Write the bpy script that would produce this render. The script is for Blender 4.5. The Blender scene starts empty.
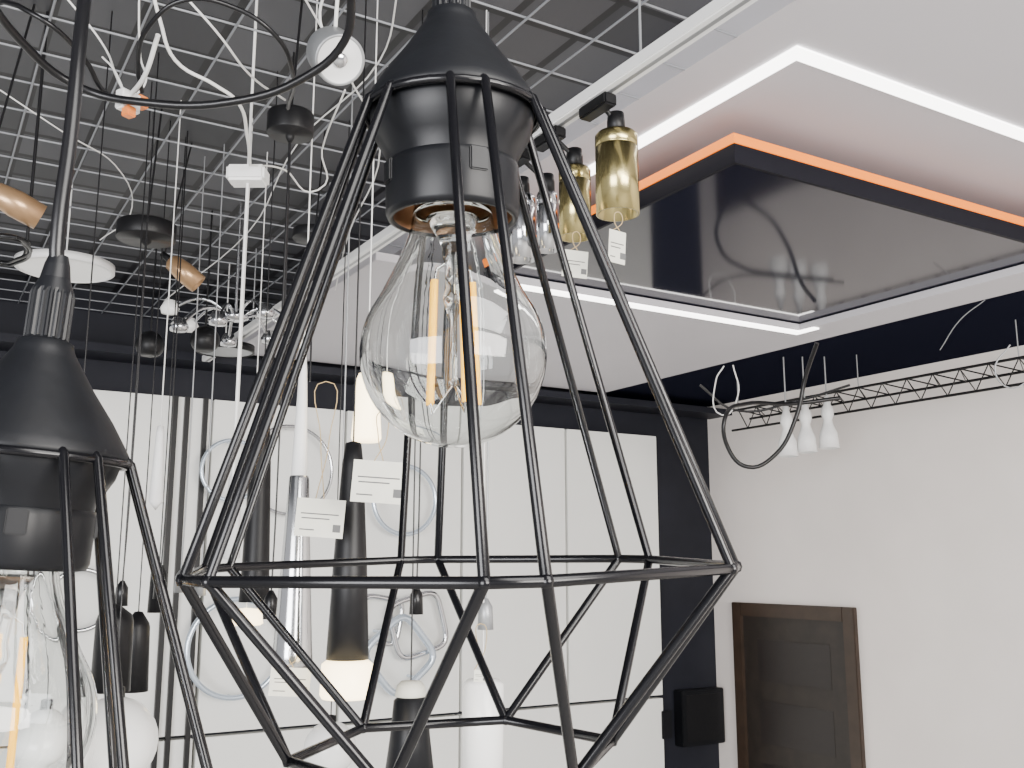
import bpy, bmesh, math, random
from mathutils import Vector, Matrix
random.seed(4)
R=math.radians
YAW=R(31); P=R(10.26); F=1000.0
C=Vector((0,0,2.35))
RT=Vector((math.cos(YAW),-math.sin(YAW),0)); FH=Vector((math.sin(YAW),math.cos(YAW),0)); Z=Vector((0,0,1))
FW=FH*math.cos(P)+Z*math.sin(P); UP=-FH*math.sin(P)+Z*math.cos(P)
def ray(x,y): return FW*F+RT*(x-512)+UP*(384-y)
def dep(x,y,d): return C+ray(x,y)*(d/F)
def onz(x,y,z): r=ray(x,y); return C+r*((z-C.z)/r.z)
def onx(x,y,X): r=ray(x,y); return C+r*((X-C.x)/r.x)
def ony(x,y,Y): r=ray(x,y); return C+r*((Y-C.y)/r.y)
ZT=3.722

# ---------- materials
def mat(name,col,rough=.5,metal=0,emit=None,es=0,spec=.5,noise=0,nscale=8,bump=0,coat=0):
    m=bpy.data.materials.new(name); m.use_nodes=True
    nt=m.node_tree; b=nt.nodes['Principled BSDF']
    b.inputs['Base Color'].default_value=(*col,1); b.inputs['Roughness'].default_value=rough
    b.inputs['Metallic'].default_value=metal; b.inputs['Specular IOR Level'].default_value=spec
    b.inputs['Coat Weight'].default_value=coat
    if emit: b.inputs['Emission Color'].default_value=(*emit,1); b.inputs['Emission Strength'].default_value=es
    if noise or bump:
        tc=nt.nodes.new('ShaderNodeTexCoord'); n=nt.nodes.new('ShaderNodeTexNoise'); n.inputs['Scale'].default_value=nscale
        n.inputs['Detail'].default_value=5
        nt.links.new(tc.outputs['Object'],n.inputs['Vector'])
        if noise:
            r=nt.nodes.new('ShaderNodeValToRGB')
            r.color_ramp.elements[0].position=.3; r.color_ramp.elements[1].position=.7
            r.color_ramp.elements[0].color=(*[c*(1-noise) for c in col],1)
            r.color_ramp.elements[1].color=(*[min(1,c*(1+noise)) for c in col],1)
            nt.links.new(n.outputs['Fac'],r.inputs['Fac']); nt.links.new(r.outputs['Color'],b.inputs['Base Color'])
        if bump:
            bp=nt.nodes.new('ShaderNodeBump'); bp.inputs['Strength'].default_value=bump; bp.inputs['Distance'].default_value=.01
            nt.links.new(n.outputs['Fac'],bp.inputs['Height']); nt.links.new(bp.outputs['Normal'],b.inputs['Normal'])
    return m
def glassmat(name,tint=(1,1,1),rough=.0):
    m=bpy.data.materials.new(name); m.use_nodes=True; b=m.node_tree.nodes['Principled BSDF']
    b.inputs['Base Color'].default_value=(*tint,1); b.inputs['Roughness'].default_value=rough
    b.inputs['Transmission Weight'].default_value=1; b.inputs['IOR'].default_value=1.5
    return m
BLK=mat('black_metal',(.006,.006,.007),.42,noise=.2,nscale=60,spec=.3)
BLKS=mat('black_satin_wire',(.003,.003,.004),.22,spec=.38)
CAPM=mat('black_matte_cap',(.004,.0045,.006),.48,noise=.15,nscale=90,bump=.03,spec=.28)
RUB=mat('black_plastic',(.005,.0055,.007),.4,noise=.1,nscale=40,spec=.28)
CORD=mat('black_cord',(.005,.005,.006),.3,spec=.4)
WCORD=mat('white_cord',(.70,.70,.68),.5)
WHT=mat('white_lacquer',(.8,.8,.79),.4)
WALLM=mat('wall_plaster',(.85,.79,.75),.8,noise=.03,nscale=3,bump=.08)
PANM=mat('white_board',(.85,.855,.82),.45,noise=.02,nscale=2)
DARKW=mat('dark_wall_paint',(.013,.014,.020),.55,noise=.15,nscale=5,spec=.2)
CEILW=mat('white_ceiling_film',(.54,.525,.555),.55,noise=.02,nscale=2)
GLOSS=mat('black_gloss_stretch',(.012,.013,.024),.08,spec=.42)
MARG=mat('black_ceiling_margin',(.010,.011,.020),.5,spec=0)
DEDGE=mat('dark_edge',(.006,.006,.010),.5,spec=.1)
LED=mat('led_white',(1,1,1),.5,emit=(1,.97,.93),es=7)
ORG=mat('led_orange',(.5,.15,.0),.5,emit=(1,.185,.0),es=1.35)
CHR=mat('chrome',(.62,.63,.65),.12,1)
GOLD=mat('gold_brass',(.50,.42,.19),.22,1)
BRN=mat('socket_copper',(.26,.14,.07),.35,.8)
AMB=mat('amber_copper',(.45,.28,.15),.3,.6)
GLOW=mat('warm_glow',(1,.9,.7),.4,emit=(1,.78,.42),es=5.5)
OPAL=mat('opal_glass',(.85,.85,.83),.2,emit=(1,.97,.9),es=.15)
GREYM=mat('grey_metal',(.32,.33,.34),.4,.5)
LATM=mat('lattice_wire',(.24,.25,.27),.4,.3)
PAPER=mat('paper_tag',(.70,.69,.60),.8,noise=.04,nscale=30)
INK=mat('ink',(.12,.12,.12),.8)
STR=mat('jute_string',(.45,.33,.17),.9)
WOODD=mat('door_dark_wood',(.018,.013,.010),.4,noise=.3,nscale=12)
WOODF=mat('door_frame_wood',(.036,.022,.014),.4,noise=.2,nscale=10)
DGL=mat('door_groove',(.014,.010,.009),.35)
FLM=mat('floor_tile',(.45,.44,.42),.4,noise=.08,nscale=3)
FIL=mat('led_filament',(.9,.5,.03),.5,emit=(1,.47,.01),es=1.9)
GL=glassmat('bulb_glass',(.965,.98,.97))
GL2=glassmat('stem_glass',(.95,.96,.95),.02)
ORP=mat('orange_plastic',(.75,.22,.05),.4)
CT=mat('ceiling_dark_tiles',(.03,.03,.035),.5)
nt=CT.node_tree; b=nt.nodes['Principled BSDF']; tc=nt.nodes.new('ShaderNodeTexCoord'); br=nt.nodes.new('ShaderNodeTexBrick')
br.offset=0; br.inputs['Scale'].default_value=1; br.inputs['Brick Width'].default_value=.2; br.inputs['Row Height'].default_value=.2
br.inputs['Mortar Size'].default_value=.012; br.inputs['Color1'].default_value=(.025,.026,.031,1); br.inputs['Color2'].default_value=(.075,.077,.086,1)
br.inputs['Mortar'].default_value=(.006,.006,.008,1)
nt.links.new(tc.outputs['Object'],br.inputs['Vector']); nt.links.new(br.outputs['Color'],b.inputs['Base Color'])

# ---------- geometry helpers
COL=bpy.context.scene.collection
def add(name,me,m,parent=None,world=True,smooth=False):
    ob=bpy.data.objects.new(name,me); COL.objects.link(ob)
    if m: me.materials.append(m)
    if smooth and hasattr(me,'polygons'):
        for p in me.polygons: p.use_smooth=True
    if parent:
        ob.parent=parent
        if world: ob.matrix_parent_inverse=Matrix.Translation(parent.location).inverted()
    return ob
def empty(name,loc=(0,0,0),rot=(0,0,0)):
    e=bpy.data.objects.new(name,None); e.location=loc; e.rotation_euler=rot; e.empty_display_size=.05; COL.objects.link(e); return e
def box(name,a,c,m,parent=None,bev=0,M=None,world=True):
    bm=bmesh.new(); bmesh.ops.create_cube(bm,size=1)
    a=Vector(a); c=Vector(c); mid=(a+c)/2; s=c-a
    for v in bm.verts: v.co=Vector((v.co.x*abs(s.x),v.co.y*abs(s.y),v.co.z*abs(s.z)))
    if bev: bmesh.ops.bevel(bm,geom=list(bm.edges),offset=bev,segments=2,affect='EDGES')
    for v in bm.verts:
        v.co=(M@v.co) if M else v.co+mid
    me=bpy.data.meshes.new(name); bm.to_mesh(me); bm.free(); return add(name,me,m,parent,world)
def lathe(name,prof,m,parent=None,M=None,seg=48,world=True,smooth=True):
    vs=[];fs=[]
    for r,z in prof:
        for i in range(seg):
            a=2*math.pi*i/seg; v=Vector((r*math.cos(a),r*math.sin(a),z)); vs.append(M@v if M else v)
    for k in range(len(prof)-1):
        for i in range(seg):
            j=(i+1)%seg; fs.append((k*seg+i,k*seg+j,(k+1)*seg+j,(k+1)*seg+i))
    me=bpy.data.meshes.new(name); me.from_pydata(vs,[],fs)
    bm=bmesh.new(); bm.from_mesh(me); bmesh.ops.remove_doubles(bm,verts=bm.verts,dist=1e-6); bmesh.ops.recalc_face_normals(bm,faces=bm.faces); bm.to_mesh(me); bm.free()
    return add(name,me,m,parent,world,smooth)
def curve(name,splines,r,m,parent=None,world=True,smooth=False,cyclic=False,res=6):
    cu=bpy.data.curves.new(name,'CURVE'); cu.dimensions='3D'; cu.bevel_depth=r; cu.bevel_resolution=3; cu.use_fill_caps=True; cu.resolution_u=res
    for pts in splines:
        if smooth:
            s=cu.splines.new('BEZIER'); s.bezier_points.add(len(pts)-1)
            for bp,p in zip(s.bezier_points,pts): bp.co=p; bp.handle_left_type='AUTO'; bp.handle_right_type='AUTO'
        else:
            s=cu.splines.new('POLY'); s.points.add(len(pts)-1)
            for sp,p in zip(s.points,pts): sp.co=(*p,1)
        s.use_cyclic_u=cyclic
    cu.materials.append(m)
    ob=bpy.data.objects.new(name,cu); COL.objects.link(ob)
    if parent:
        ob.parent=parent
        if world: ob.matrix_parent_inverse=Matrix.Translation(parent.location).inverted()
    return ob
def T(v): return Matrix.Translation(v)
def align(p,d): return T(p)@Vector((0,0,1)).rotation_difference(Vector(d).normalized()).to_matrix().to_4x4()

# ---------- camera
cd=bpy.data.cameras.new('camera'); cam=bpy.data.objects.new('camera',cd); COL.objects.link(cam)
cam.location=C; cam.rotation_euler=(R(90)+P,0,-YAW); cd.lens=F/1024*36; cd.sensor_width=36; cd.clip_start=.01
bpy.context.scene.camera=cam

# ---------- room
XW=4.79; YB=5.29; HT=3.45; CZ=3.72
XR=onz(650,65,3.35).x
XL=-4.0; YF=-3.5
box('floor',(XL,YF,-.1),(XW+.1,YB+.1,0),FLM)
box('wall_right',(XW,YF,0),(XW+.12,YB+.12,CZ+.1),WALLM)
box('wall_back',(XL,YB,0),(XW,YB+.12,CZ+.1),DARKW)
box('ceiling',(XL,YF,CZ),(XW+.12,YB+.12,CZ+.1),CT)
zA=3.62; zK=3.455; zB=3.42
XA=onz(650,92,zA).x; XB=onz(372,262,zB).x
sp=[];s=.19
x=XL
while x<XA-.05: sp.append([(x,YF,3.6),(x,YB-.02,3.6)]); x+=s
y=YF
while y<YB: sp.append([(XL,y,3.606),(XA-.02,y,3.606)]); y+=s
curve('ceiling_lattice',sp,.0030,LATM)
oc=onz(735,163,zK); ky=oc.y; kx=oc.x
bnear=onz(690,312,zB).y; bandi=onz(820,325,zB).x; bando=onz(1024,290,zB).x
box('ceiling_white_field',(XA,YF,zA),(XW,YB-.02,CZ-.002),CEILW)
g=empty('ceiling_gloss_step',(kx,ky,zK))
box('gloss_panel',(kx,ky,zK),(bandi+.05,bnear+.02,zK+.03),GLOSS,g)
box('rim_front',(kx-.012,ky-.012,zK-.004),(XW-.01,ky,zK+.052),DEDGE,g)
box('rim_side',(kx-.012,ky,zK-.004),(kx,bnear+.05,zK+.052),DEDGE,g)
box('orange_strip_front',(kx-.014,ky-.014,zK+.053),(XW-.01,ky+.012,zK+.082),ORG,g)
box('orange_strip_side',(kx-.014,ky+.012,zK+.053),(kx+.012,bnear+.05,zK+.082),ORG,g)
lc=onz(797,45,zA)
g=empty('ceiling_led_profile',lc)
box('led_a',(lc.x,lc.y,zA-.006),(XW-.02,lc.y+.048,zA-.001),LED,g)
box('led_b',(lc.x,lc.y+.048,zA-.006),(lc.x+.048,onz(600,178,zA).y,zA-.001),LED,g)
g=empty('ceiling_white_tray',(bandi,bnear,zB))
box('tray_panel',(XB,bnear,zB),(bando,YB-.25,zB+.03),CEILW,g,.002)
box('tray_band',(bandi,YF,zB),(bando,bnear,zB+.03),CEILW,g,.002)
bx2=onz(515,283,zB).x
box('led_line',(bx2,bnear+.005,zB-.006),(bandi-.0,bnear+.055,zB-.0005),LED,g)
box('led_line_end',(bandi+.0,bnear-.08,zB-.006),(bandi+.04,bnear+.055,zB-.0005),LED,g)
box('ceiling_gloss_margin',(bando,YF,HT),(XW,YB-.02,HT+.03),MARG)
box('trim_1',(XL,YB-.25,3.36),(XW,YB-.02,3.40),DARKW)

g=empty('display_board_wall',(2,YB-.06,0)); 
xs=[4.27-.74*i for i in range(11)]
for i in range(10):
    for k,(z0,z1) in enumerate([(.05,.72),(.735,1.51),(1.53,3.2)]):
        box('board',(xs[i+1]+.014,YB-.07,z0),(xs[i]-.004,YB-.005,z1),PANM,g,.002)
g=empty('black_wall_slats',(1.2,YB-.08,1.6))
for px in (166,178,197):
    X=ony(px,560,YB-.08).x; box('slat',(X-.012,YB-.095,.05),(X+.012,YB-.07,3.2),BLK,g)
# door
ya=onx(735,602,XW).y; yb=onx(857,606,XW).y; zt=onx(735,602,XW).z
g=empty('door_1',(XW,(ya+yb)/2,0)); fw=.085
box('frame_left',(XW-.035,ya-fw,0),(XW-.001,ya,zt),WOODF,g,.004)
box('frame_right',(XW-.035,yb,0),(XW-.001,yb+fw,zt),WOODF,g,.004)
box('frame_top',(XW-.035,yb+fw,zt-fw),(XW-.001,ya-fw,zt),WOODF,g,.004)
box('slab',(XW-.015,yb+fw,0),(XW-.001,ya-fw,zt-fw),WOODD,g)
for q in range(5):
    z1=zt-fw-.14-q*.38
    box('inset',(XW-.0165,yb+fw+.12,z1-.26),(XW-.0145,ya-fw-.12,z1),DGL,g,.001)
lathe('handle_rose',[(0,.02),(.025,.02),(.026,0)],GREYM,g,align((XW-.018,yb+fw+.06,1.0),(-1,0,0)),24)
curve('handle',[[(XW-.03,yb+fw+.06,1.0),(XW-.07,yb+fw+.06,1.0),(XW-.07,yb+fw+.18,1.0)]],.008,GREYM,g)
p0=ony(675,690,YB-.02); p1=ony(727,740,YB-.02)
g=empty('wall_speaker_box',p0)
box('case',(p0.x,YB-.09,p1.z),(min(p1.x,XW-.02),YB-.002,p0.z),RUB,g,.006)
box('front',(p0.x+.03,YB-.093,p1.z+.03),(min(p1.x,XW-.02)-.03,YB-.089,p0.z-.03),BLK,g,.001)
p0=ony(661,711,YB-.07); p1=ony(671,738,YB-.07)
box('light_switch',(p0.x,YB-.085,p1.z),(p1.x,YB-.07,p0.z),RUB,None,.003)

# ---------- cage pendant lamps
def cage_lamp(origin,base,rotx,roty,cable,faz,ds=0.0):
    W=T(origin)@Matrix.Rotation(-YAW,4,'Z')@Matrix.Rotation(roty,4,'Y')@Matrix.Rotation(rotx,4,'X')
    loc,rot,sc=W.decompose()
    e=empty('cage_pendant_lamp',loc,rot.to_euler())
    r=.1135; rb=.066; zt=.1965; zb=-.0725; w=.00205
    S=T((0,0,ds))
    def pol(rr,a,z): a=R(a); return Vector((rr*math.sin(a),rr*math.cos(a),z))
    up=[];eq=[];bot=[pol(rb,base+30+60*k,zb) for k in range(6)]
    for k in range(6):
        c=base+60*k
        for sgn in (-1,1):
            q=pol(r,c+sgn*4.9,0); eq.append(q)
            b_=bot[k] if sgn==1 else bot[k-1]
            up.append([pol(.0365,c+sgn*10.5,zt+.0015),pol(.0398,c+sgn*10.3,zt-.001),q,q.lerp(b_,.012),b_])
    curve('cage_wires',up,w,BLKS,e,False)
    curve('cage_ring',[eq],w,BLKS,e,False,cyclic=True)
    curve('cage_bottom_ring',[bot],w,BLKS,e,False,cyclic=True)
    curve('cage_top_ring',[[pol(.0388,10*i,zt-.001) for i in range(36)]],w*.9,BLKS,e,False,cyclic=True)
    for p_ in eq+bot:
        lathe('weld',[(0,-w*1.2),(w*.9,-w*.9),(w*1.2,0),(w*.9,w*.9),(0,w*1.2)],BLKS,e,T(p_),12,False)
    k_=.0435/.0485
    cp=[(.0085,.0535),(.0110,.052),(.0117,.0485),(.0138,.0445),(.0213,.0315),(.0302,.018),(.0364,.007),(.0385,.003),(.0388,0),(.0365,-.0007),(.0355,.002),(.027,.0155)]
    lathe('cap',[(a,zt+(z*k_ if z>0 else z)) for a,z in cp],CAPM,e,None,72,False)
    zc=zt+.0535*k_
    bm=bmesh.new(); seg=72; rings=[]
    for (rr,z,kn) in [(.0078,-.001,0),(.0088,.0005,1),(.0088,.019,1),(.0080,.021,0),(.0060,.026,0),(.0050,.032,0),(.0038,.036,0)]:
        rings.append([bm.verts.new((( rr*(1-(.09 if (kn and i%4<2) else 0)))*math.cos(2*math.pi*i/seg),( rr*(1-(.09 if (kn and i%4<2) else 0)))*math.sin(2*math.pi*i/seg),z+zc)) for i in range(seg)])
    for a_,b_ in zip(rings,rings[1:]):
        for i in range(seg): bm.faces.new((a_[i],a_[(i+1)%seg],b_[(i+1)%seg],b_[i]))
    me=bpy.data.meshes.new('strain_relief'); bm.to_mesh(me); bm.free(); add('strain_relief',me,RUB,e,False)
    lathe('socket_body',[(.0,.205),(.034,.202),(.0360,.197),(.0358,.192),(.0343,.186),(.0310,.180),(.0284,.175),(.0275,.169)],RUB,e,S,72,False)
    lathe('socket_collar',[(.0272,.1730),(.0288,.1720),(.0292,.1695),(.0290,.1510),(.0279,.1485),(.0262,.1483),(.0257,.1495)],RUB,e,S,72,False)
    lathe('socket_liner',[(.0257,.1495),(.0250,.1515),(.0247,.166),(.0,.167)],BRN,e,S,72,False)
    for k in range(4):
        a=R(25+90*k); M=S@Matrix.Rotation(a,4,'Z')@T((.0291,0,.1665))
        box('collar_lug',(-.0010,-.004,-.005),(.0010,.004,.005),RUB,e,.0006,M,False)
    lathe('bulb_base',[(.0155,.168),(.0158,.163),(.0163,.1615),(.0157,.160),(.0165,.1585),(.0159,.157),(.0167,.155),(.0167,.152)],BRN,e,S,36,False)
    gp=[(.0170,.153),(.0176,.149),(.0188,.143),(.0209,.1365),(.0241,.1290),(.0278,.1215),(.0308,.1155)]
    cz=.0895; rr=.0398
    for i in range(0,21):
        t=R(34-124*i/20); gp.append((max(0,rr*math.cos(t)),cz+rr*math.sin(t)))
    inn=[(max(0,a-.0009),z) if z>cz-.02 else (a*(1-.0009/.04),cz+(z-cz)*(1-.0009/.04)) for a,z in gp][::-1]
    lathe('bulb_glass',gp+inn+[gp[0]],GL,e,S,96,False)
    lathe('bulb_stem',[(.0,.150),(.0115,.149),(.0095,.145),(.0055,.138),(.0038,.128),(.0032,.118),(.0046,.114),(.0038,.110),(.0016,.105),(.0015,.080),(.0025,.0765),(.0,.075)],GL2,e,S,32,False)
    fw_=[];sup=[]
    for aa in faz:
        a=R(aa); ca,sa=math.cos(a),math.sin(a)
        fw_.append([(ca*.0085,sa*.0085,.121+ds),(ca*.0105,sa*.0105,.068+ds)])
        sup.append([(ca*.002,sa*.002,.130+ds),(ca*.0075,sa*.0075,.126+ds),(ca*.0085,sa*.0085,.121+ds)])
        sup.append([(ca*.0105,sa*.0105,.068+ds),(ca*.0095,sa*.0095,.064+ds),(ca*.001,sa*.001,.0755+ds)])
    curve('led_filaments',fw_,.00150,FIL,e,False)
    curve('filament_supports',sup,.00045,CHR,e,False)
    top=W@Vector((0,0,zc+.03))
    ob=curve('cable',[[top]+cable(top)],.0032,CORD,None,True,True)
    ob.parent=e; ob.matrix_parent_inverse=W.inverted()
    return e
o1=C+FH*.42+RT*(-.0236)+Z*(-.0012)
cage_lamp(o1,-12.6,R(2.2),R(-.8),lambda t:[t+Vector((0,.0,.03)),t+Vector((.01,.01,.25)),Vector((t.x+.04,t.y+.04,ZT))],(15,172,205,300))
o2=C+FH*.41+RT*(-.212)+Z*(-.1515)
cage_lamp(o2,6,R(1.0),R(4.3),lambda t:[t.lerp(dep(57,240,.42),.8),dep(70,140,.43),dep(80,40,.45),dep(90,-60,.5),dep(95,-200,.62)+Vector((0,0,.5))],(20,110,200,290),.003)

# ---------- cables in the ceiling area
def cab(name,pts,r,m,z=None):
    w=[onz(x,y,zz) for x,y,zz in pts]
    e=empty(name,w[0]); curve('cable',[w],r,m,e,True,True); return e
cab('black_cable_loop',[(-30,-30,3.3),(20,40,3.28),(75,85,3.25),(150,103,3.22),(230,102,3.22),(300,80,3.25),(345,40,3.3),(352,-10,3.35)],.0080,CORD)
cab('black_cable_loop',[(-20,10,3.4),(40,18,3.3),(85,60,3.28),(108,95,3.25),(130,102,3.25)],.005,CORD)
cab('black_cable_loop',[(142,92,3.25),(138,70,3.27),(150,25,3.3),(185,0,3.33),(235,8,3.33),(275,35,3.3),(292,70,3.28),(288,108,3.3)],.0045,CORD)
cab('white_cable',[(150,-20,3.4),(160,20,3.35),(175,60,3.3),(215,85,3.28),(236,100,3.27),(247,135,3.25),(250,165,3.24)],.0035,WCORD)
cab('white_cable',[(128,98,3.25),(145,75,3.26),(158,35,3.3)],.0045,WCORD)
cab('white_cable',[(170,-20,3.45),(215,30,3.4),(250,75,3.38),(285,100,3.4)],.0025,WCORD)
cab('white_cable',[(250,165,3.24),(285,170,3.3),(318,190,3.3),(322,150,3.35),(345,90,3.4)],.0022,WCORD)
cab('white_cable',[(330,-20,3.5),(320,20,3.45),(332,45,3.4)],.003,WCORD)
cab('white_cable',[(0,90,3.5),(60,130,3.45),(115,165,3.45),(130,215,3.42),(100,240,3.4)],.0018,WCORD)
cab('white_cable',[(300,-10,3.5),(345,70,3.45),(380,150,3.45),(350,230,3.4),(335,290,3.4)],.0022,WCORD)
cab('white_cable',[(60,-10,3.5),(100,40,3.42),(118,80,3.3),(128,100,3.25)],.0022,WCORD)
cab('white_cable',[(400,-20,3.5),(380,60,3.5),(300,140,3.5),(250,230,3.48),(165,300,3.45)],.002,WCORD)
w=[]
for i in range(60):
    a=i*.62; w.append(onz(2+26*math.cos(a)+random.uniform(-3,3),250+14*math.sin(a)+random.uniform(-2,2),3.1-.0006*i))
e=empty('black_cable_coil',w[0]); curve('cable',[w,[w[0],Vector((w[0].x,w[0].y,ZT))]],.004,CORD,e,True,True)
p=onz(128,102,3.24); e=empty('wire_terminal_block',p)
M=T(p)@Matrix.Rotation(R(30),4,'Z')
box('body_1',(-.022,-.012,-.02),(.022,.012,.02),WHT,e,.003,M)
box('body_2',(-.012,-.010,-.012),(.012,.010,.012),ORP,e,.002,M@T((.03,0,.012)))
box('body_3',(-.01,-.010,-.01),(.01,.010,.01),ORP,e,.002,M@T((-.006,-.012,-.026)))
curve('leads',[[p,p+Vector((.03,0,.05)),p+Vector((.02,.02,.11)),Vector((p.x,p.y,ZT))],[p,p+Vector((-.03,0,.06)),p+Vector((-.05,.02,.09))]],.002,WCORD,e,True,True)

def canopy(name,x,y,z,r,h,m,cords=(),cm=CORD):
    p=onz(x,y,z); e=empty(name,p)
    lathe('cup',[(0,h),(r*.97,h),(r,h*.93),(r,.004),(r*.97,0),(r*.2,0),(r*.18,-.008),(.004,-.018),(0,-.018)],m,e,T(p),48)
    curve('ceiling_wire',[[p+Z*h,Vector((p.x+.02,p.y,ZT))]],.003,cm,e)
    curve('drop_cord',[[p,Vector((p.x,p.y,p.z-.45))]],.003,cm,e)
    return e
canopy('black_ceiling_canopy',290,135,3.3,.052,.05,BLK)
canopy('black_ceiling_canopy',146,240,3.3,.085,.05,BLK)
canopy('black_ceiling_canopy',315,240,3.35,.07,.03,BLK)
p=onz(248,176,3.24); e=empty('white_junction_box',p)
box('body',(-.044,-.03,-.019),(.044,.03,.019),WHT,e,.006,T(p)@Matrix.Rotation(-YAW,4,'Z'))
curve('cord',[[Vector((p.x,p.y,ZT)),p,Vector((p.x,p.y,2.5))]],.0035,WCORD,e)
def disc(name,x,y,z,r,h,m,m2):
    p=onz(x,y,z); e=empty(name,p)
    lathe('rim',[(0,h),(r,h),(r,0),(r*.94,-.004),(r*.92,.002)],m,e,T(p),64)
    lathe('diffuser',[(r*.93,.001),(r*.5,-.002),(0,-.003)],m2,e,T(p),64)
    curve('suspension',[[p+Z*h,Vector((p.x,p.y,ZT))]],.003,WCORD,e)
disc('round_panel_light',65,270,3.38,.165,.025,WHT,OPAL)
disc('round_panel_light',225,352,3.3,.13,.03,BLK,GREYM)
p=onz(340,60,3.3); e=empty('round_spotlight',p); M=align(p,(FW*-1+Z*-.7+RT*.55))
lathe('body',[(0,-.085),(.046,-.083),(.049,-.07),(.049,.0),(.047,.003),(.043,.001)],GREYM,e,M,48)
lathe('face',[(.044,.001),(.03,-.002),(0,-.003)],WHT,e,M,48)
lathe('lens',[(.014,.003),(.010,.006),(0,.007)],CHR,e,M,24)
curve('stem',[[M@Vector((0,0,-.05)),Vector((p.x,p.y,ZT))]],.004,WCORD,e)
def amber(x,y,z,l,r,d):
    p=onz(x,y,z); e=empty('amber_glass_shade',p); M=align(p,d)
    lathe('shade',[(r*.35,-l/2),(r*.8,-l/2+.01),(r,0),(r*.95,l/2),(r*.9,l/2),(r*.93,0),(r*.5,-l/2+.014)],AMB,e,M,20)
    lathe('holder',[(0,-l/2-.03),(r*.3,-l/2-.03),(r*.35,-l/2+.004)],BLK,e,M,24)
    curve('stem',[[M@Vector((0,0,-l/2-.02)),Vector((p.x,p.y,ZT))]],.003,CORD,e)
amber(16,204,3.2,.12,.034,(RT*.7+FH*.5-Z*.35))
amber(184,272,3.28,.12,.034,(RT*.6+Z*-.5+FH*.2))
for (x,y) in [(150,345),(205,340)]:
    p=onz(x,y,3.2); e=empty('black_ball_spotlight',p); r=.055
    lathe('ball',[(0,r)]+[(r*math.sin(R(a)),r*math.cos(R(a))) for a in range(15,150,15)]+[(r*.55,-r*.8),(0,-r*.75)],BLK,e,T(p),32)
    curve('arm',[[p+Z*.05,Vector((p.x,p.y,ZT))]],.004,CORD,e)
c0=onz(235,325,3.25); e=empty('chrome_spider_chandelier',c0)
lathe('hub',[(0,.05),(.05,.04),(.05,.02),(0,.01)],CHR,e,T(c0),32)
curve('stem',[[c0+Z*.04,Vector((c0.x,c0.y,ZT))]],.006,CHR,e)
for k in range(9):
    a=k*.7; q=c0+Vector((.24*math.cos(a),.24*math.sin(a),random.uniform(-.08,.08)))
    curve('arm',[[c0+Z*.02,c0.lerp(q,.5)+Z*.07,q]],.006,CHR,e,True,True)
    lathe('lamp_head',[(0,.035),(.02,.03),(.035,0),(.03,-.02),(0,-.025)],random.choice([CHR,OPAL,BLK]),e,T(q),24)

# ---------- track rail and tube spots
zr=3.35
e=empty('track_rail',(XR,1.5,zr))
box('rail',(XR-.02,-1.0,zr),(XR+.02,YB-.3,zr+.03),WHT,e,.003)
box('rail_slot',(XR-.005,-1.0,zr-.001),(XR+.005,YB-.3,zr+.0005),GREYM,e)
for yy in (.6,1.5,2.4,3.3,4.2): curve('hanger',[[(XR,yy,zr+.03),(XR,yy,ZT)]],.003,GREYM,e)
def tag(x,y,w,h,d,yaw=0,string=45):
    p=dep(x,y,d); e=empty('price_tag',p); s=d/F
    M=T(p)@Matrix.Rotation(-YAW+yaw,4,'Z')@Matrix.Rotation(R(4),4,'Y')
    box('card',(-w*s/2,-.0006,-h*s/2),(w*s/2,.0006,h*s/2),PAPER,e,0,M)
    for i,(a_,b_,zz) in enumerate([(-.40,.38,.10),(-.38,.2,-.02),(-.4,-.1,-.32)]):
        box('text_line',((a_-b_)*w*s/2,-.0002,-h*s*.016),((b_-a_)*w*s/2,.0002,h*s*.016),INK,e,0,M@T(((a_+b_)*w*s/2,-.0009,zz*h*s)))
    box('code',(-h*s*.1,-.0002,-h*s*.1),(h*s*.1,.0002,h*s*.1),INK,e,0,M@T((w*s*.36,-.0009,-h*s*.25)))
    t=M@Vector((0,0,h*s/2)); curve('string',[[t-RT*.012,t+Z*string*s*.5+RT*.01,t+Z*string*s,t+Z*string*s*.5-RT*.006,t+RT*.004]],.0009,STR,e,True,True)
def tube_spot(x,y,r,l,z,m,conn=True):
    p=onz(x,y,z); e=empty('tube_spotlight',p)
    lathe('tube',[(0,l/2),(r*.9,l/2),(r,l/2-.006),(r,l/2-.03),(r*.97,l/2-.031),(r*.97,l/2-.034),(r,l/2-.035),(r,-l/2),(r*.9,-l/2),(r*.88,-l/2+.03),(r*.5,-l/2+.035),(0,-l/2+.035)],m,e,T(p),48)
    top=p+Z*(l/2)
    curve('bracket',[[top-Z*.01,top+Z*.03,Vector((XR,p.y,zr))]],.006,BLK,e)
    box('adapter',(XR-.017,p.y-.05,zr-.03),(XR+.017,p.y+.05,zr-.002),BLK,e,.004)
    lathe('joint',[(0,.05),(.018,.048),(.02,.03),(.02,.0),(0,-.002)],BLK,e,T(top),24)
for (x,y,l,r,m) in [(617,174,.185,.047,GOLD),(575,203,.17,.038,GOLD),(522,228,.17,.034,CHR),(547,222,.15,.026,CHR)]:
    tube_spot(x,y,r,l,3.19,m)
tag(617,247,20,34,2.0,.5,20); tag(575,264,26,28,2.1,.2,20)

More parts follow.
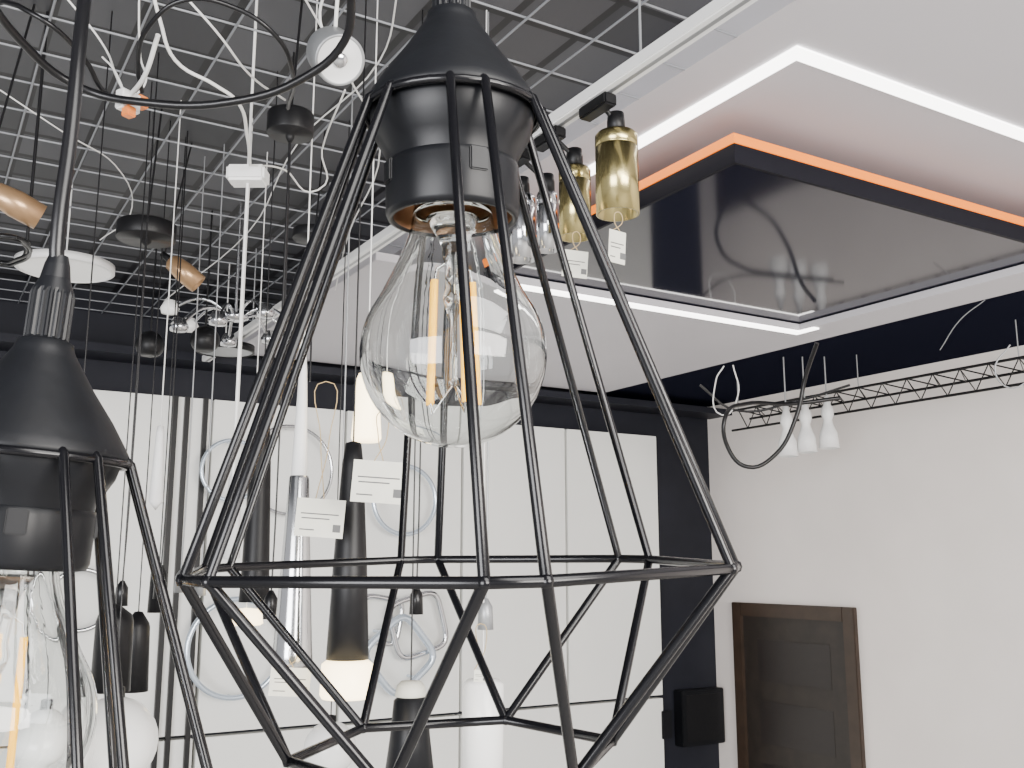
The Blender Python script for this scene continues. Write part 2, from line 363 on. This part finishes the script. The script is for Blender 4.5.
# ---------- hanging lamps behind the cage
def pend(name,x,y1,y2,d,prof,parts_m=0,cm=CORD,cr=.0018,seg=40,topz=ZT):
    s=d/F; ymid=(y1+y2)/2; p=dep(x,ymid,d); h=(y2-y1)*s
    e=empty(name,p)
    for m,pr in prof:
        lathe('body',[(r*s,(.5-t)*h) for r,t in pr],m,e,T(p),seg)
    curve('cord',[[p+Z*h/2,Vector((p.x,p.y,topz))]],cr,cm,e)
    return e
SIL=mat('silver_satin',(.62,.63,.64),.16,1)
pend('cone_pendant_lamp',298,352,662,2.2,[(WHT,[(0,0),(3,.005),(4,.05),(8,.38),(8,.40)]),(SIL,[(9,.40),(10,.41),(13,.6),(19,.95),(20,.99),(18,1),(0,.99)])],0,WCORD,.0018)
pend('cone_pendant_lamp',350,440,693,2.0,[(BLK,[(0,0),(8,.01),(11,.1),(17,.5),(21,.855),(0,.86)]),(GLOW,[(0,.857),(20,.857),(25,.872),(26,.985),(24,1),(0,1)])],0)
pend('glow_drum_lamp',367,372,442,2.25,[(GLOW,[(0,0),(9,.02),(11,.1),(15,.95),(13,1),(0,1)])],0,WCORD)
pend('black_tube_pendant',258,425,600,2.6,[(BLK,[(0,0),(8,.01),(10,.1),(14,.9),(15,1),(0,1)])],0)
pend('glow_drum_lamp',246,608,625,3.1,[(GLOW,[(0,0),(15,.1),(17,.9),(14,1),(0,1)])],0,WCORD)
pend('white_tube_pendant',483,680,790,2.2,[(OPAL,[(0,0),(16,.01),(21,.05),(21,.95),(0,1)])],0,WCORD)
pend('ceramic_cone_pendant',410,682,790,2.2,[(PAPER,[(0,0),(10,.01),(14,.05),(16,.14),(14,.15)]),(RUB,[(12,.14),(17,.18),(20,.5),(27,1),(0,1)])],0)
pend('black_cup_pendant',113,605,690,2.6,[(BLK,[(0,0),(4,.01),(16,.12),(18,.2),(19,1),(17,1),(14,.3),(0,.25)])],0)
pend('black_cup_pendant',136,612,690,2.85,[(BLK,[(0,0),(4,.01),(11,.15),(12,.2),(14,1),(12,1),(9,.3),(0,.25)])],0)
pend('black_cup_pendant',158,565,612,3.0,[(BLK,[(0,0),(4,.01),(8,.2),(9,1),(7,1),(0,.3)])],0)
pend('white_tube_pendant',158,425,510,2.8,[(WHT,[(0,0),(3,.01),(4,.1),(7,.9),(0,1)])],0,WCORD)
pend('white_tube_pendant',233,470,560,2.9,[(WHT,[(0,0),(2,.01),(6,.1),(9,.97),(0,1)])],0,WCORD)
def sph(n=14): return [(math.sin(math.pi*i/n),.5-.5*math.cos(math.pi*i/n)) for i in range(n+1)]
for (x,y,r,d) in [(112,742,44,2.4),(55,748,38,2.2),(330,748,26,2.8)]:
    pend('opal_globe_pendant',x,y-r,y+r,d,[(OPAL,[(a*r,t) for a,t in sph()]),(BLK,[(0,-.12),(r*.2,-.1),(r*.22,.02)])],0)
tag(320,518,48,38,1.9,.1,120); tag(379,482,54,42,1.8,0,50); tag(290,682,40,28,2.0,.3,20); tag(480,676,12,12,2.0)
for x,d in [(165,3.0),(185,3.2),(128,2.8),(205,3.1),(275,2.5),(340,2.6),(418,2.6),(486,2.3)]:
    p=dep(x,500,d); e=empty('hanging_cord',p); m=random.choice([CORD,GREYM])
    curve('cord',[[Vector((p.x,p.y,ZT)),Vector((p.x+.004,p.y,p.z)),Vector((p.x,p.y,p.z-.25))]],.0022,m,e,True,True)
    lathe('end_socket',[(0,.05),(.006,.048),(.016,.03),(.018,-.02),(0,-.021)],m,e,T(Vector((p.x,p.y,p.z-.27))),24)

def ring(name,x,y,rp,m,rr=.012,sq=False,off=.1,rot=0,wd=1.0):
    p=ony(x,y,YB-.07-off); d=(p-C).dot(FW); r=rp*d/F; e=empty(name,p)
    pts=[]; n=48
    for i in range(n):
        a=2*math.pi*i/n+.001; ca,sa=math.cos(a),math.sin(a)
        q=(abs(ca)**5+abs(sa)**5)**(-1/5) if sq else 1
        X,Zz=ca*q*r*wd,sa*q*r
        X,Zz=X*math.cos(rot)-Zz*math.sin(rot),X*math.sin(rot)+Zz*math.cos(rot)
        pts.append(p+Vector((X,0,Zz)))
    curve('ring',[pts],rr,m,e,True,False,True)
    curve('mount',[[pts[12],pts[12]+Vector((0,off,0))],[pts[36],pts[36]+Vector((0,off,0))]],.008,m,e)
ICE=mat('ice_ring',(.55,.63,.72),.2,.7,emit=(.85,.93,1),es=.1)
ring('square_ring_wall_lamp',418,625,28,CHR,.018,True,.08,R(15)); ring('square_ring_wall_lamp',400,655,30,ICE,.020,True,.12,R(40)); ring('square_ring_wall_lamp',380,620,22,CHR,.016,True,.06,R(-10))
ring('round_ring_wall_lamp',236,648,48,ICE,.014); ring('round_ring_wall_lamp',405,500,34,ICE,.013)
ring('round_ring_wall_lamp',290,470,44,CHR,.010); ring('round_ring_wall_lamp',232,470,30,ICE,.010)
ring('round_ring_wall_lamp',80,600,30,CHR,.012)

# ---------- truss, pendants, hose
XT=4.25
a=onx(800,400,XT); b_=onx(1040,352,XT); zt2=(a.z+b_.z)/2
e=empty('wire_truss',(XT,b_.y,zt2))
y0=b_.y-.8; y1=a.y+.55; dz=.12; sp=[[(XT,y0,zt2),(XT,y1,zt2)],[(XT,y0,zt2-dz),(XT,y1,zt2-dz)],[(XT+.15,y0,zt2-dz*.3),(XT+.15,y1,zt2-dz*.3)]]
zig=[];zig2=[];y=y0;i=0
while y<y1:
    zig.append((XT,y,zt2-(dz if i%2 else 0))); zig2.append((XT+(.15 if i%2 else 0),y,zt2-(dz*.3 if i%2 else 0))); y+=.075;i+=1
curve('chords',sp,.007,BLK,e); curve('lacing',[zig,zig2],.004,BLK,e)
y=y0
while y<y1: curve('hanger',[[(XT,y,zt2),(XT,y,HT-.0)]],.003,GREYM,e); y+=.9
for (x,y) in [(787,432),(806,428),(828,424)]:
    d=5.3; p=dep(x,y,d); e=empty('white_cup_pendant',p)
    lathe('shade',[(0,.15),(.012,.15),(.02,.10),(.03,.085),(.033,.05),(.022,.02),(.03,-.01),(.046,-.05),(.052,-.13),(.046,-.13),(.04,-.05),(0,-.03)],WHT,e,T(p),36)
    curve('cord',[[p+Z*.15,Vector((p.x,p.y,3.451))]],.004,GREYM,e)
def dcab(name,pts,r,m):
    w=[dep(*q) for q in pts]; e=empty(name,w[0]); curve('cable',[w],r,m,e,True,True)
dcab('black_hose_loop',[(817,343,4.6),(806,375,4.7),(795,420,4.7),(775,455,4.7),(748,467,4.7),(728,448,4.7),(726,415,4.7),(745,404,4.8),(790,404,4.9),(840,398,4.9)],.010,CORD)
dcab('white_cable',[(733,365,5.0),(738,395,5.0),(722,415,5.0),(716,380,5.0),(724,366,5.0)],.0035,WCORD)
dcab('white_cable',[(1010,345,3.9),(995,370,3.9),(1010,388,3.9),(1030,380,3.9)],.003,GREYM)
dcab('black_cable_loop',[(700,385,5.0),(735,410,5.0),(800,400,4.9),(850,385,4.8)],.006,CORD)
dcab('white_cable',[(940,350,4.3),(960,320,4.2),(985,300,4.1)],.002,GREYM)

# ---------- lights
def area(name,loc,tgt,sx,sy,pw,col=(1,1,1)):
    l=bpy.data.lights.new(name,'AREA'); l.shape='RECTANGLE'; l.size=sx; l.size_y=sy; l.energy=pw; l.color=col
    o=bpy.data.objects.new(name,l); COL.objects.link(o); o.location=loc
    o.rotation_euler=(Vector(tgt)-Vector(loc)).to_track_quat('-Z','Y').to_euler()
area('fill_left',(-3.5,-1.5,2.0),(2,4,1.8),3,2.2,390,(.98,.98,1))  # added soft fill, behind left of camera; no window is there
area('fill_behind',(1.5,-3.0,2.6),(3,4.5,1.6),3,1.5,370,(1,.955,.90))  # invented fill behind the camera, added to brighten the back wall
area('fill_overhead',(.6,-.8,3.3),(1.2,1.5,0),1.5,1.0,50,(1,.98,.95))  # added overhead fill out of view, for ambience; stands for no fixture
w=bpy.data.worlds.new('world'); bpy.context.scene.world=w; w.use_nodes=True
w.node_tree.nodes['Background'].inputs[0].default_value=(.96,.96,1,1); w.node_tree.nodes['Background'].inputs[1].default_value=.72
